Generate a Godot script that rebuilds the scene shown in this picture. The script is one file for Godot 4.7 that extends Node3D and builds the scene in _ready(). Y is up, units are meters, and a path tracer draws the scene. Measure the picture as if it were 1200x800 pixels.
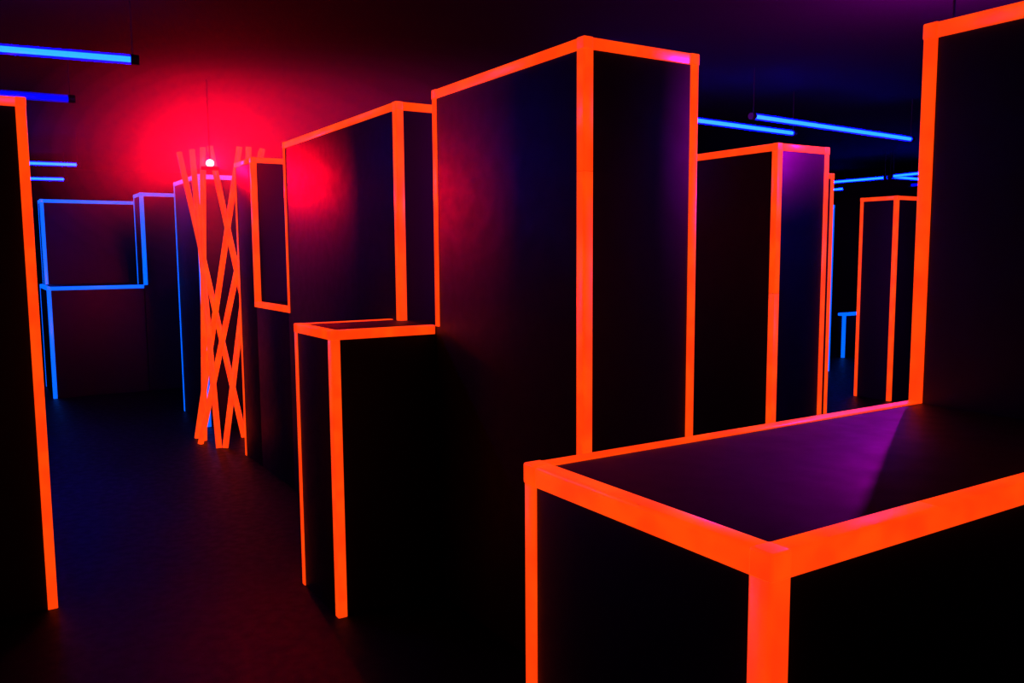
extends Node3D
# A dark arena of black barricades whose edges carry glowing tape, lit by blue ceiling tubes and a red lamp in haze.

const STRIP := 0.037        # width of the edge tape on each face
const CEILING := 2.95
const PROUD := 0.004        # how far the tape profile stands off the panel

var used_names := {}
var M := {}

# ------------------------------------------------------------------ helpers
func numbered(called: String) -> String:
	if not used_names.has(called):
		used_names[called] = 0
		return called
	used_names[called] += 1
	return "%s_%03d" % [called, used_names[called]]

func thing(called: String, label: String, category: String, at: Vector3, group := "") -> Node3D:
	var o := Node3D.new()
	o.name = numbered(called)
	add_child(o)
	o.position = at
	o.set_meta("label", label)
	o.set_meta("category", category)
	if group != "":
		o.set_meta("group", group)
	return o

func part(called: String, mesh: Mesh, m: Material, parent: Node3D, at := Vector3.ZERO, label := "") -> MeshInstance3D:
	var o := MeshInstance3D.new()
	o.name = called
	o.mesh = mesh
	o.material_override = m
	o.cast_shadow = GeometryInstance3D.SHADOW_CASTING_SETTING_ON
	parent.add_child(o, true)
	o.position = at
	if label != "":
		o.set_meta("label", label)
	return o

func tri(st: SurfaceTool, a: Vector3, b: Vector3, c: Vector3, out: Vector3) -> void:
	# front faces run clockwise seen from outside
	if (b - a).cross(c - a).dot(out) > 0.0:
		var t := b
		b = c
		c = t
	st.add_vertex(a)
	st.add_vertex(b)
	st.add_vertex(c)

func quad(st: SurfaceTool, a: Vector3, b: Vector3, c: Vector3, d: Vector3, out: Vector3) -> void:
	tri(st, a, b, c, out)
	tri(st, a, c, d, out)

# box with rounded edges between two corners, n steps in each rounding
func rounded_box(lo: Vector3, hi: Vector3, r: float, n := 3) -> ArrayMesh:
	var st := SurfaceTool.new()
	st.begin(Mesh.PRIMITIVE_TRIANGLES)
	var mid := (lo + hi) / 2.0
	var half := (hi - lo) / 2.0
	r = minf(r, minf(half.x, minf(half.y, half.z)) * 0.98)
	var inner := half - Vector3.ONE * r
	var steps: Array[float] = []          # -1..0 : rounding angle at the low end, 0..1 : at the high end
	for i in n + 1:
		steps.append(-1.0 + float(i) / n)
	for i in n + 1:
		steps.append(float(i) / n)
	for axis in 3:
		for side in [-1.0, 1.0]:
			var grid := []
			for i in steps.size():
				var row: Array[Vector3] = []
				for j in steps.size():
					var u := tan(steps[i] * PI / 4.0)
					var v := tan(steps[j] * PI / 4.0)
					var su := -1.0 if i <= n else 1.0
					var sv := -1.0 if j <= n else 1.0
					var d := Vector3.ZERO
					d[axis] = side
					d[(axis + 1) % 3] = u
					d[(axis + 2) % 3] = v
					var c := Vector3.ZERO
					c[axis] = side * inner[axis]
					c[(axis + 1) % 3] = su * inner[(axis + 1) % 3]
					c[(axis + 2) % 3] = sv * inner[(axis + 2) % 3]
					row.append(mid + c + d.normalized() * r)
				grid.append(row)
			var face := Vector3.ZERO
			face[axis] = side
			for i in steps.size() - 1:
				for j in steps.size() - 1:
					quad(st, grid[i][j], grid[i + 1][j], grid[i + 1][j + 1], grid[i][j + 1], face)
	st.generate_normals()
	return st.commit()

# corner profile (an L with a rounded nose) run from a to b along the edge between the faces with normals n1 and n2
func edge_profile(a: Vector3, b: Vector3, n1: Vector3, n2: Vector3, w := STRIP, t := PROUD, r := 0.007) -> ArrayMesh:
	var p: Array[Vector2] = [Vector2(-0.001, -w), Vector2(t * 0.6, -w), Vector2(t, -w + 0.003)]
	for k in 7:
		var f := PI / 2.0 * k / 6.0
		p.append(Vector2(t - r + r * cos(f), t - r + r * sin(f)))
	p.append_array([Vector2(-w + 0.003, t), Vector2(-w, t * 0.6), Vector2(-w, -0.001), Vector2(-0.001, -0.001)])
	var st := SurfaceTool.new()
	st.begin(Mesh.PRIMITIVE_TRIANGLES)
	var at := func(q: Vector2) -> Vector3: return n1 * q.x + n2 * q.y
	var mid := Vector2(-0.003, -0.003)
	for k in p.size():
		var q: Vector2 = p[k]
		var s: Vector2 = p[(k + 1) % p.size()]
		var edge := s - q
		var out2 := Vector2(edge.y, -edge.x)
		quad(st, a + at.call(q), a + at.call(s), b + at.call(s), b + at.call(q), at.call(out2))
	# the two ends: two flanges each
	var along := (b - a).normalized()
	for e in [[a, -along], [b, along]]:
		for k in p.size() - 1:
			tri(st, e[0] + at.call(Vector2(-0.001, -0.001)), e[0] + at.call(p[k]), e[0] + at.call(p[k + 1]), e[1])
	st.generate_normals()
	return st.commit()

# tape along an edge, ends pulled in where a corner cap sits
func strip(owner_node: Node3D, a: Vector3, b: Vector3, n1: Vector3, n2: Vector3, m: Material, joint := -1.0) -> void:
	if joint > 0.0:
		var d := (b - a).normalized()
		strip(owner_node, a, a + d * (joint - 0.0008), n1, n2, m)
		strip(owner_node, a + d * (joint + 0.0008), b, n1, n2, m)
		return
	part("glow_strip", edge_profile(a, b, n1, n2), m, owner_node)

func cap(owner_node: Node3D, corner: Vector3, out: Vector3, m: Material, drop := 1.0) -> void:
	# out: which way is outside along each axis (+-1)
	var far := corner + out * (PROUD + 0.0012)
	var near := corner - Vector3(out.x * STRIP, out.y * STRIP * drop, out.z * STRIP)
	var lo := Vector3(minf(far.x, near.x), minf(far.y, near.y), minf(far.z, near.z))
	var hi := Vector3(maxf(far.x, near.x), maxf(far.y, near.y), maxf(far.z, near.z))
	part("glow_corner", rounded_box(lo, hi, 0.005, 3), m, owner_node)

# a plain barricade: black body with tape on its upright and top edges.
# x0 < x1, z0 (far) < z1 (near); bottoms[k]: height at which the upright at corner k starts (NAN: none)
# corners: 0 near left, 1 near right, 2 far left, 3 far right
func block(o: Node3D, x0: float, x1: float, z0: float, z1: float, h: float, tape: Material, tape_cap: Material, bottoms := [0.0, 0.0, 0.0, 0.0], tops := [true, true, true, true], upright_joint := -1.0, front_joint := -1.0) -> void:
	var f := o.position
	var lo := Vector3(x0, 0.0, z0) - f
	var hi := Vector3(x1, h, z1) - f
	part("panel_body", rounded_box(lo, hi, 0.003, 1), M.panel, o)
	var X := Vector3.RIGHT
	var Y := Vector3.UP
	var Z := Vector3.BACK
	var cs := [Vector3(lo.x, hi.y, hi.z), Vector3(hi.x, hi.y, hi.z), Vector3(lo.x, hi.y, lo.z), Vector3(hi.x, hi.y, lo.z)]
	var sx := [-1.0, 1.0, -1.0, 1.0]
	var sz := [1.0, 1.0, -1.0, -1.0]
	for k in 4:
		if is_nan(bottoms[k]):
			continue
		var c: Vector3 = cs[k]
		cap(o, c, Vector3(sx[k], 1, sz[k]), tape_cap)
		strip(o, Vector3(c.x, bottoms[k] - f.y, c.z), c - Y * STRIP, X * sx[k], Z * sz[k], tape, upright_joint if k == 0 else -1.0)
	# tops: near, far, left, right
	var runs := [[0, 1, Z], [2, 3, -Z], [2, 0, -X], [3, 1, X]]
	for k in 4:
		if not tops[k]:
			continue
		var a: Vector3 = cs[runs[k][0]]
		var b: Vector3 = cs[runs[k][1]]
		var d := (b - a).normalized() * STRIP
		var a_in := d if not is_nan(bottoms[runs[k][0]]) else Vector3.ZERO
		var b_in := d if not is_nan(bottoms[runs[k][1]]) else Vector3.ZERO
		strip(o, a + a_in, b - b_in, runs[k][2], Y, tape, front_joint if k == 0 else -1.0)

func tube_mesh(a: Vector3, b: Vector3, r: float, n := 16) -> ArrayMesh:
	var st := SurfaceTool.new()
	st.begin(Mesh.PRIMITIVE_TRIANGLES)
	var along := (b - a).normalized()
	var u := along.cross(Vector3.UP if absf(along.y) < 0.9 else Vector3.RIGHT).normalized()
	var v := along.cross(u)
	for k in n:
		var d1 := u * cos(TAU * k / n) + v * sin(TAU * k / n)
		var d2 := u * cos(TAU * (k + 1) / n) + v * sin(TAU * (k + 1) / n)
		st.set_smooth_group(0)
		quad(st, a + d1 * r, a + d2 * r, b + d2 * r, b + d1 * r, d1 + d2)
		st.set_smooth_group(1)
		tri(st, a, a + d1 * r, a + d2 * r, -along)
		tri(st, b, b + d1 * r, b + d2 * r, along)
	st.generate_normals()
	return st.commit()

func structure(called: String, lo: Vector3, hi: Vector3, m: Material) -> void:
	var o := part(called, rounded_box(lo, hi, 0.002, 1), m, self)
	o.set_meta("kind", "structure")

# noise for the panels: fine scuffs in the sheen, drawn as roughness
func scuff_texture(seed_value: int, low: float, high: float, freq: float) -> ImageTexture:
	var noise := FastNoiseLite.new()
	noise.seed = seed_value
	noise.frequency = freq
	noise.fractal_octaves = 4
	var im := noise.get_seamless_image(256, 256)
	var out := Image.create(256, 256, false, Image.FORMAT_RGB8)
	for y in 256:
		for x in 256:
			var v := lerpf(low, high, im.get_pixel(x, y).r)
			out.set_pixel(x, y, Color(v, v, v))
	return ImageTexture.create_from_image(out)

func plain(color: Color, rough: float, spec := 0.5) -> StandardMaterial3D:
	var m := StandardMaterial3D.new()
	m.albedo_color = color
	m.roughness = rough
	m.metallic_specular = spec
	return m

func glowing(color: Color, emission: Color, energy: float, rough := 0.35) -> StandardMaterial3D:
	var m := plain(color, rough)
	m.emission_enabled = true
	m.emission = emission
	m.emission_energy_multiplier = energy
	return m

# ------------------------------------------------------------------ scene
func _ready() -> void:
	set_camera_and_air()
	make_materials()
	build_room()
	build_wall_row()
	build_front_block()
	build_other_towers()
	build_blue_barricades()
	build_pole_column()
	build_ceiling_tubes()
	build_red_lamps()

func set_camera_and_air() -> void:
	var cam := Camera3D.new()
	cam.name = "camera"
	add_child(cam)
	cam.fov = 43.83
	cam.near = 0.02
	cam.far = 80.0
	var yaw := deg_to_rad(32.386)
	var pitch := deg_to_rad(-5.928)
	var roll := deg_to_rad(-0.382)
	var fw := Vector3(sin(yaw) * cos(pitch), sin(pitch), -cos(yaw) * cos(pitch))
	var rt := fw.cross(Vector3.UP).normalized()
	var up := rt.cross(fw)
	var rt2 := rt * cos(roll) + up * sin(roll)
	var up2 := -rt * sin(roll) + up * cos(roll)
	cam.transform = Transform3D(Basis(rt2, up2, -fw), Vector3(0, 1.6, 0))
	cam.current = true
	var e := Environment.new()
	e.background_mode = Environment.BG_COLOR
	e.background_color = Color.BLACK
	e.tonemap_mode = Environment.TONE_MAPPER_LINEAR
	e.tonemap_exposure = 1.0
	e.sdfgi_enabled = true
	e.ssao_enabled = true
	e.ssil_enabled = true
	e.volumetric_fog_enabled = true
	e.volumetric_fog_density = 0.0
	e.volumetric_fog_albedo = Color(1, 1, 1)
	e.volumetric_fog_anisotropy = 0.2
	var w := WorldEnvironment.new()
	w.name = "world_environment"
	w.environment = e
	add_child(w)

func make_materials() -> void:
	var panel := plain(Color(0.155, 0.155, 0.16), 1.0, 0.5)
	panel.roughness_texture = scuff_texture(7, 0.5, 0.64, 0.03)
	panel.uv1_triplanar = true
	panel.uv1_world_triplanar = true
	panel.uv1_scale = Vector3.ONE * 1.3
	M.panel = panel
	var floor_m := plain(Color(0.08, 0.08, 0.08), 1.0, 0.24)
	floor_m.roughness_texture = scuff_texture(11, 0.4, 0.6, 0.05)
	floor_m.uv1_triplanar = true
	floor_m.uv1_world_triplanar = true
	M.floor = floor_m
	M.shell = plain(Color(0.115, 0.115, 0.115), 0.95, 0.1)
	M.wall = plain(Color(0.14, 0.14, 0.14), 0.9, 0.2)
	M.black = plain(Color(0.06, 0.06, 0.06), 0.5)
	# fluorescent tape, glowing under the black light
	M.dye_patches = dye_texture()
	M.orange = tape(Color(1.0, 0.45, 0.2), 0.07, 1.12)
	M.blue = glowing(Color(0.2, 0.3, 1.0), Color(0.0, 0.37, 1.0), 1.3)
	# black-light tubes: a pale core inside a blue filter glass
	M.tube_core = glowing(Color(0.5, 0.7, 1.0), Color(0.0008, 0.0145, 1.0).linear_to_srgb(), 60.0, 0.2)
	M.tube_core_dim = glowing(Color(0.1, 0.2, 1.0), Color(0.0, 0.02, 1.0), 1.3, 0.2)
	var sleeve := glowing(Color(0.05, 0.1, 0.9), Color(0.0, 0.06, 1.0), 0.5, 0.15)
	sleeve.transparency = BaseMaterial3D.TRANSPARENCY_ALPHA
	sleeve.albedo_color.a = 0.4
	M.sleeve = sleeve
	M.violet_glass = glowing(Color(0.7, 0.4, 0.8), Color(0.8, 0.3, 1.0), 8.0, 0.2)
	M.lamp_glass = glowing(Color(1, 0.5, 0.5), Color(1.0, 0.55, 0.6), 10.0, 0.2)

# fluorescent tape: red of the given strength, green as wanted (both linear)
func tape(dye: Color, green: float, power: float) -> StandardMaterial3D:
	var m := glowing(dye, Color(1.0, green / power, 0.002).linear_to_srgb(), power)
	m.emission_operator = BaseMaterial3D.EMISSION_OP_MULTIPLY
	m.emission_texture = M.dye_patches
	m.uv1_triplanar = true
	m.uv1_world_triplanar = true
	m.uv1_scale = Vector3.ONE * 1.1
	return m

# the dye of the tape is uneven: irregular redder and yellower patches
func dye_texture() -> ImageTexture:
	var noise := FastNoiseLite.new()
	noise.seed = 23
	noise.frequency = 0.02
	noise.fractal_octaves = 4
	var im := noise.get_seamless_image(256, 256)
	var out := Image.create(256, 256, false, Image.FORMAT_RGB8)
	for y in 256:
		for x in 256:
			var v: float = clampf((im.get_pixel(x, y).r - 0.25) * 2.0, 0.0, 1.0)
			out.set_pixel(x, y, Color(1.0, lerpf(0.78, 1.0, v), 1.0))
	return ImageTexture.create_from_image(out)

func build_room() -> void:
	var x0 := -4.0
	var x1 := 14.5
	var z0 := -15.0
	var z1 := 3.0
	var top := CEILING
	structure("floor", Vector3(x0, -0.1, z0), Vector3(x1, 0, z1), M.floor)
	structure("ceiling", Vector3(x0, top, z0), Vector3(x1, top + 0.1, z1), M.shell)
	structure("wall_left", Vector3(x0 - 0.1, -0.1, z0), Vector3(x0, top + 0.1, z1), M.wall)
	structure("wall_right", Vector3(x1, -0.1, z0), Vector3(x1 + 0.1, top + 0.1, z1), M.wall)
	structure("wall_back", Vector3(x0 - 0.1, -0.1, z0 - 0.1), Vector3(x1 + 0.1, top + 0.1, z0), M.wall)
	structure("wall_front", Vector3(x0 - 0.1, -0.1, z1), Vector3(x1 + 0.1, top + 0.1, z1 + 0.1), M.wall)

const AX := 1.778          # plane of the long row's left faces
const BX := 2.302

func build_wall_row() -> void:
	# tall tower in the middle
	var o := thing("barricade_tower", "tall black tower with orange glowing edges beside the low ledge block", "tower", Vector3(AX, 0, -2.34))
	block(o, AX, BX, -3.45, -2.34, 2.318, M.orange, M.orange, [0.0, 0.0, 1.272, 1.272], [true, true, true, true], 1.878)
	# ledge block that sticks out between the two towers
	o = thing("ledge_block", "chest-high black block with orange edges standing out between two tall towers", "block", Vector3(1.281, 0, -3.45))
	var f := o.position
	part("panel_body", rounded_box(Vector3(1.281, 0, -3.945) - f, Vector3(AX - 0.002, 1.272, -3.461) - f, 0.003, 1), M.panel, o)
	part("panel_body", rounded_box(Vector3(AX - 0.002, 0, -3.834) - f, Vector3(BX, 1.272, -3.461) - f, 0.003, 1), M.panel, o)
	var nl := Vector3(1.281, 1.272, -3.461) - f
	var fl := Vector3(1.281, 1.272, -3.945) - f
	var m: Material = M.orange
	cap(o, nl, Vector3(-1, 1, 1), M.orange)
	cap(o, fl, Vector3(-1, 1, -1), M.orange)
	var dn := Vector3.DOWN * STRIP
	strip(o, Vector3(nl.x, 0, nl.z), nl + dn, Vector3.LEFT, Vector3.BACK, m)
	strip(o, Vector3(fl.x, 0, fl.z), fl + dn, Vector3.LEFT, Vector3.FORWARD, m)
	strip(o, nl + Vector3(STRIP, 0, 0), Vector3(AX - f.x - 0.002, nl.y, nl.z), Vector3.BACK, Vector3.UP, m)
	strip(o, fl + Vector3(STRIP, 0, 0), Vector3(AX - f.x - 0.006, fl.y, fl.z), Vector3.FORWARD, Vector3.UP, m)
	strip(o, fl + Vector3(0, 0, STRIP), nl - Vector3(0, 0, STRIP), Vector3.LEFT, Vector3.UP, m)
	# long wall with a notch in its top
	o = thing("notched_barricade", "long black barricade with a notch in its top beside the pole column", "barricade", Vector3(AX, 0, -3.836))
	block(o, AX, BX, -5.597, -3.836, 2.33, M.orange, M.orange, [1.272, 1.272, 1.251, 1.251])
	block(o, AX, BX, -6.823, -6.354, 2.31, M.orange, M.orange, [1.251, 1.251, 0.0, 0.0])
	f = o.position
	part("panel_body", rounded_box(Vector3(AX, 0, -6.354) - f, Vector3(BX, 1.251, -5.597) - f, 0.003, 1), M.panel, o)
	for s in [[AX, Vector3.LEFT], [BX, Vector3.RIGHT]]:
		strip(o, Vector3(s[0], 1.251, -6.354) - f, Vector3(s[0], 1.251, -5.597) - f, s[1], Vector3.UP, m)
		# the two sill corners
		for z in [-6.354, -5.597]:
			var sg: float = 1.0 if z > -6.0 else -1.0
			var px: float = s[1].x * (PROUD + 0.001)
			var a := Vector3(s[0] + px, 1.251 - STRIP, z + sg * STRIP) - f
			var b := Vector3(s[0] - s[1].x * STRIP * 0.2, 1.251, z) - f
			var lo := Vector3(minf(a.x, b.x), a.y, minf(a.z, b.z))
			var hi := Vector3(maxf(a.x, b.x), b.y, maxf(a.z, b.z))
			part("glow_corner", rounded_box(lo, hi, 0.002, 1), M.orange, o)
	# blue-edged wall that carries the row on beyond the pole column
	o = thing("blue_edged_wall", "tall black wall with violet-blue edges just behind the orange pole column", "barricade", Vector3(AX, 0, -8.148))
	block(o, AX, BX, -9.159, -8.148, 2.331, M.blue, M.blue)

func build_front_block() -> void:
	var o := thing("counter_block", "black counter-high block with wide bright orange edges and an empty top", "block", Vector3(0.903, 0, -0.762))
	block(o, 0.903, 2.173, -1.374, -0.762, 1.184, M.orange, M.orange, [0.0, NAN, 0.0, NAN], [true, true, true, false], -1.0, 0.36)
	o = thing("barricade_tower", "tall black tower with orange edges rising at the end of the counter block", "tower", Vector3(2.179, 0, -1.374))
	block(o, 2.179, 2.8, -1.374, -0.762, 2.193, M.orange, M.orange, [1.184, 0.0, 1.184, 0.0])

func build_other_towers() -> void:
	var o := thing("barricade_tower", "tall black tower with orange edges under the two parallel blue tubes", "tower", Vector3(3.78, 0, -3.22))
	block(o, 3.78, 4.215, -4.35, -3.22, 2.19, M.orange, M.orange, [0.0, 0.0, 0.0, 0.0], [true, true, true, true], 1.366)
	o = thing("barricade_tower", "tall black tower of which only a thin red-orange edge shows behind another tower", "tower", Vector3(5.2, 0, -4.265))
	block(o, 5.15, 5.65, -4.9, -4.265, 2.19, M.orange, M.orange)
	o = thing("barricade_tower", "slim distant black tower with reddish orange edges near the small blue-edged box", "tower", Vector3(8.204, 0, -5.408))
	block(o, 8.204, 9.1, -5.84, -5.408, 2.168, M.orange, M.orange)
	o = thing("barricade_tower", "tall black tower with red-orange edges standing across the walkway from the ledge block", "tower", Vector3(0.238, 0, -4.277))
	block(o, -0.9, 0.238, -5.3, -4.277, 2.277, M.orange, M.orange)

func build_blue_barricades() -> void:
	var o := thing("blue_edged_block", "waist-high black block with blue edges in front of a taller wall", "block", Vector3(0.70, 0, -10.775))
	block(o, 0.70, 1.706, -11.9, -10.775, 1.258, M.blue, M.blue, [0.0, NAN, 0.0, NAN], [true, false, true, false])
	o = thing("blue_edged_wall", "tall black wall with a blue outline rising behind the blue-edged block", "barricade", Vector3(0.76, 0, -11.97))
	block(o, 0.76, 2.6, -12.3, -11.97, 2.295, M.blue, M.blue)
	o = thing("blue_edged_tower", "tall black tower with blue edges joined to the end of the blue-edged block", "tower", Vector3(1.712, 0, -10.775))
	block(o, 1.712, 2.6, -11.237, -10.775, 2.33, M.blue, M.blue, [1.258, 0.0, 1.258, 0.0])
	o = thing("blue_edged_tower", "far black tower showing one thin blue upright edge beside the thin red one", "tower", Vector3(9.588, 0, -7.256))
	block(o, 8.95, 9.645, -7.9, -7.256, 2.2, M.blue, M.blue)
	o = thing("blue_edged_box", "small low black box with blue edges far off behind the slim orange-edged tower", "box", Vector3(11.03, 0, -8.061))
	block(o, 11.03, 11.7, -8.17, -8.061, 0.668, M.blue, M.blue, [0.0, 0.0, NAN, NAN])

func build_pole_column() -> void:
	# leaning poles crossing round a middle axis: a ruled, waisted column; [foot x, foot z, head x, head z]
	var o := thing("pole_column", "waisted column of crossing orange glowing poles in the gap of the wall row", "column", Vector3(1.87, 0, -7.5))
	var poles := [
		[1.656, -7.19, 1.66, -7.72],
		[1.946, -7.50, 1.60, -7.95],
		[1.591, -7.70, 1.95, -7.30],
		[1.562, -7.437, 2.16, -7.36],
		[1.70, -7.16, 2.20, -7.55],
		[2.16, -7.36, 1.73, -7.38],
		[1.62, -7.56, 1.70, -7.50],
		[2.05, -7.82, 2.02, -7.28],
	]
	for q in poles:
		var a := Vector3(q[0], 0.0, q[1]) - o.position
		var b := Vector3(q[2], 2.5, q[3]) - o.position
		part("glow_pole", tube_mesh(a, b, 0.024, 14), M.orange, o)

func build_ceiling_tubes() -> void:
	# [end, end, material, label]
	var spots := [
		[Vector3(-0.42, 2.6, -4.97), Vector3(0.774, 2.6, -4.814), 0, "bright blue tube on the ceiling above the walkway tower, the brighter of two"],
		[Vector3(-0.59, 2.6, -6.28), Vector3(0.609, 2.6, -6.199), 1, "deep blue dim tube on the ceiling just over the walkway tower's top"],
		[Vector3(-0.13, 2.6, -10.72), Vector3(1.066, 2.6, -10.557), 0, "pale blue ceiling tube above the blue-edged block, upper of a short pair"],
		[Vector3(-0.09, 2.6, -12.86), Vector3(1.113, 2.6, -12.608), 0, "pale blue ceiling tube above the blue-edged wall, lower of a short pair"],
		[Vector3(3.55, 2.6, -4.727), Vector3(5.974, 2.6, -4.925), 0, "blue ceiling tube that runs out behind the tall middle tower"],
		[Vector3(4.961, 2.6, -4.469), Vector3(7.229, 2.6, -4.65), 0, "long blue ceiling tube fully in view above the tower behind the counter block"],
		[Vector3(10.67, 2.6, -8.25), Vector3(10.674, 2.6, -7.221), 0, "distant blue ceiling tube slanting down toward the thin red and blue edges"],
		[Vector3(10.605, 2.6, -7.111), Vector3(11.8, 2.6, -7.165), 0, "distant blue ceiling tube above the slim distant tower, lower of a forked pair"],
		[Vector3(10.56, 2.6, -7.04), Vector3(10.40, 2.6, -6.0), 0, "distant blue ceiling tube above the slim distant tower, upper of a forked pair"],
		[Vector3(11.98, 2.6, -9.4), Vector3(11.957, 2.6, -8.812), 0, "tiny far blue ceiling tube end beside the thin blue upright edge"],
		[Vector3(3.5, 2.6, -1.72), Vector3(5.9, 2.6, -1.8), 0, "blue ceiling tube in the aisle beyond the counter block's tower"],
		[Vector3(-1.75, 2.6, -5.15), Vector3(-0.55, 2.6, -4.99), 0, "blue ceiling tube in line with the bright one over the walkway tower, nearer the wall"],
		[Vector3(-1.9, 2.6, -6.37), Vector3(-0.7, 2.6, -6.29), 0, "blue ceiling tube in line with the dim one over the walkway tower, nearer the wall"],
		[Vector3(12.268, 2.6, -7.874), Vector3(12.267, 2.6, -6.7), 1, "faint far blue ceiling tube low beneath the forked pair"],
	]
	for s in spots:
		var a: Vector3 = s[0]
		var b: Vector3 = s[1]
		var mid := (a + b) / 2.0
		var o := thing("ceiling_tube_light", s[3], "tube light", mid, "blue tubes on the ceiling")
		var along := (b - a).normalized()
		var half := a.distance_to(b) / 2.0
		o.basis = Basis(along, Vector3.UP, along.cross(Vector3.UP))
		part("glow_tube", tube_mesh(Vector3(-half + 0.02, 0, 0), Vector3(half - 0.02, 0, 0), 0.014, 14), M.tube_core_dim if s[2] == 1 else M.tube_core, o)
		part("filter_glass", tube_mesh(Vector3(-half + 0.02, 0, 0), Vector3(half - 0.02, 0, 0), 0.025, 18), M.sleeve, o)
		for e in [-1.0, 1.0]:
			part("end_cap", tube_mesh(Vector3(e * half - 0.02, 0, 0), Vector3(e * half + 0.02, 0, 0), 0.026, 16), M.black, o)
			part("hanger", tube_mesh(Vector3(e * (half - 0.01), 0.02, 0), Vector3(e * (half - 0.01), CEILING - 2.6, 0), 0.0025, 8), M.black, o)
		var l := AreaLight3D.new()
		l.name = "tube_glow"
		l.area_size = Vector2(2.0 * half - 0.06, 0.03)
		l.light_color = Color(0.02, 0.12, 1.0)
		l.light_energy = (0.32 if s[2] == 0 else 0.1) * half / 0.6
		l.shadow_enabled = true
		l.area_range = 20.0
		l.rotation = Vector3(-PI / 2, 0, 0)
		l.position = Vector3(0, -0.028, 0)
		o.add_child(l)

func bare_lamp(called: String, at: Vector3, energy: float, color: Color, glass: Material, label: String) -> void:
	# a bare red bulb standing on a black holder that keeps its light off the floor, hung from the ceiling
	var o := thing(called, label, "lamp", at)
	part("stem", tube_mesh(Vector3(0, 0.03, 0), Vector3(0, CEILING - at.y, 0), 0.006, 10), M.black, o)
	part("lamp_holder", tube_mesh(Vector3(0, -0.05, 0), Vector3(0, -0.03, 0), 0.07, 28), M.black, o)
	var ball := SphereMesh.new()
	ball.radius = 0.03
	ball.height = 0.06
	ball.radial_segments = 20
	ball.rings = 10
	part("bulb", ball, glass, o)
	var l := OmniLight3D.new()
	l.name = "lamp_glow"
	l.light_color = color
	l.light_energy = energy
	l.light_size = 0.025
	l.omni_range = 25.0
	l.omni_attenuation = 2.0
	l.shadow_enabled = true
	o.add_child(l)
func build_red_lamps() -> void:
	bare_lamp("red_stage_lamp", Vector3(1.62, 2.314, -6.93), 6.5, Color(1.0, 0.0, 0.09), M.lamp_glass, "small glaring red lamp hanging at the top of the orange pole column")
	# a second one round the corner of the tower on the counter block; it tints the tower opposite
	bare_lamp("violet_stage_lamp", Vector3(4.2, 2.42, -2.5), 3.0, Color(0.95, 0.0, 1.0), M.violet_glass, "small violet lamp hanging in the aisle beyond the counter block's tower")
	# smoke hanging round the lamp: a thin wide cloud, thicker toward its middle
	var cloud := Node3D.new()
	cloud.name = "stage_smoke"
	cloud.position = Vector3(1.62, 2.35, -6.9)
	cloud.set_meta("kind", "stuff")
	cloud.set_meta("label", "thin smoke hanging red around the lamp at the pole column")
	cloud.set_meta("category", "smoke")
	add_child(cloud)
	for k in 8:
		var f := k / 7.0
		var fog := FogVolume.new()
		fog.name = "smoke_layer"
		fog.shape = RenderingServer.FOG_VOLUME_SHAPE_ELLIPSOID
		fog.size = Vector3(4.9, 2.25, 4.7).lerp(Vector3(1.1, 0.8, 1.0), f)
		fog.position = Vector3(1.0 * (1.0 - f) + 0.1, 0, 0)
		var fm := FogMaterial.new()
		fm.density = lerpf(0.012, 0.055, f)
		fm.albedo = Color(1, 1, 1)
		fog.material = fm
		cloud.add_child(fog, true)
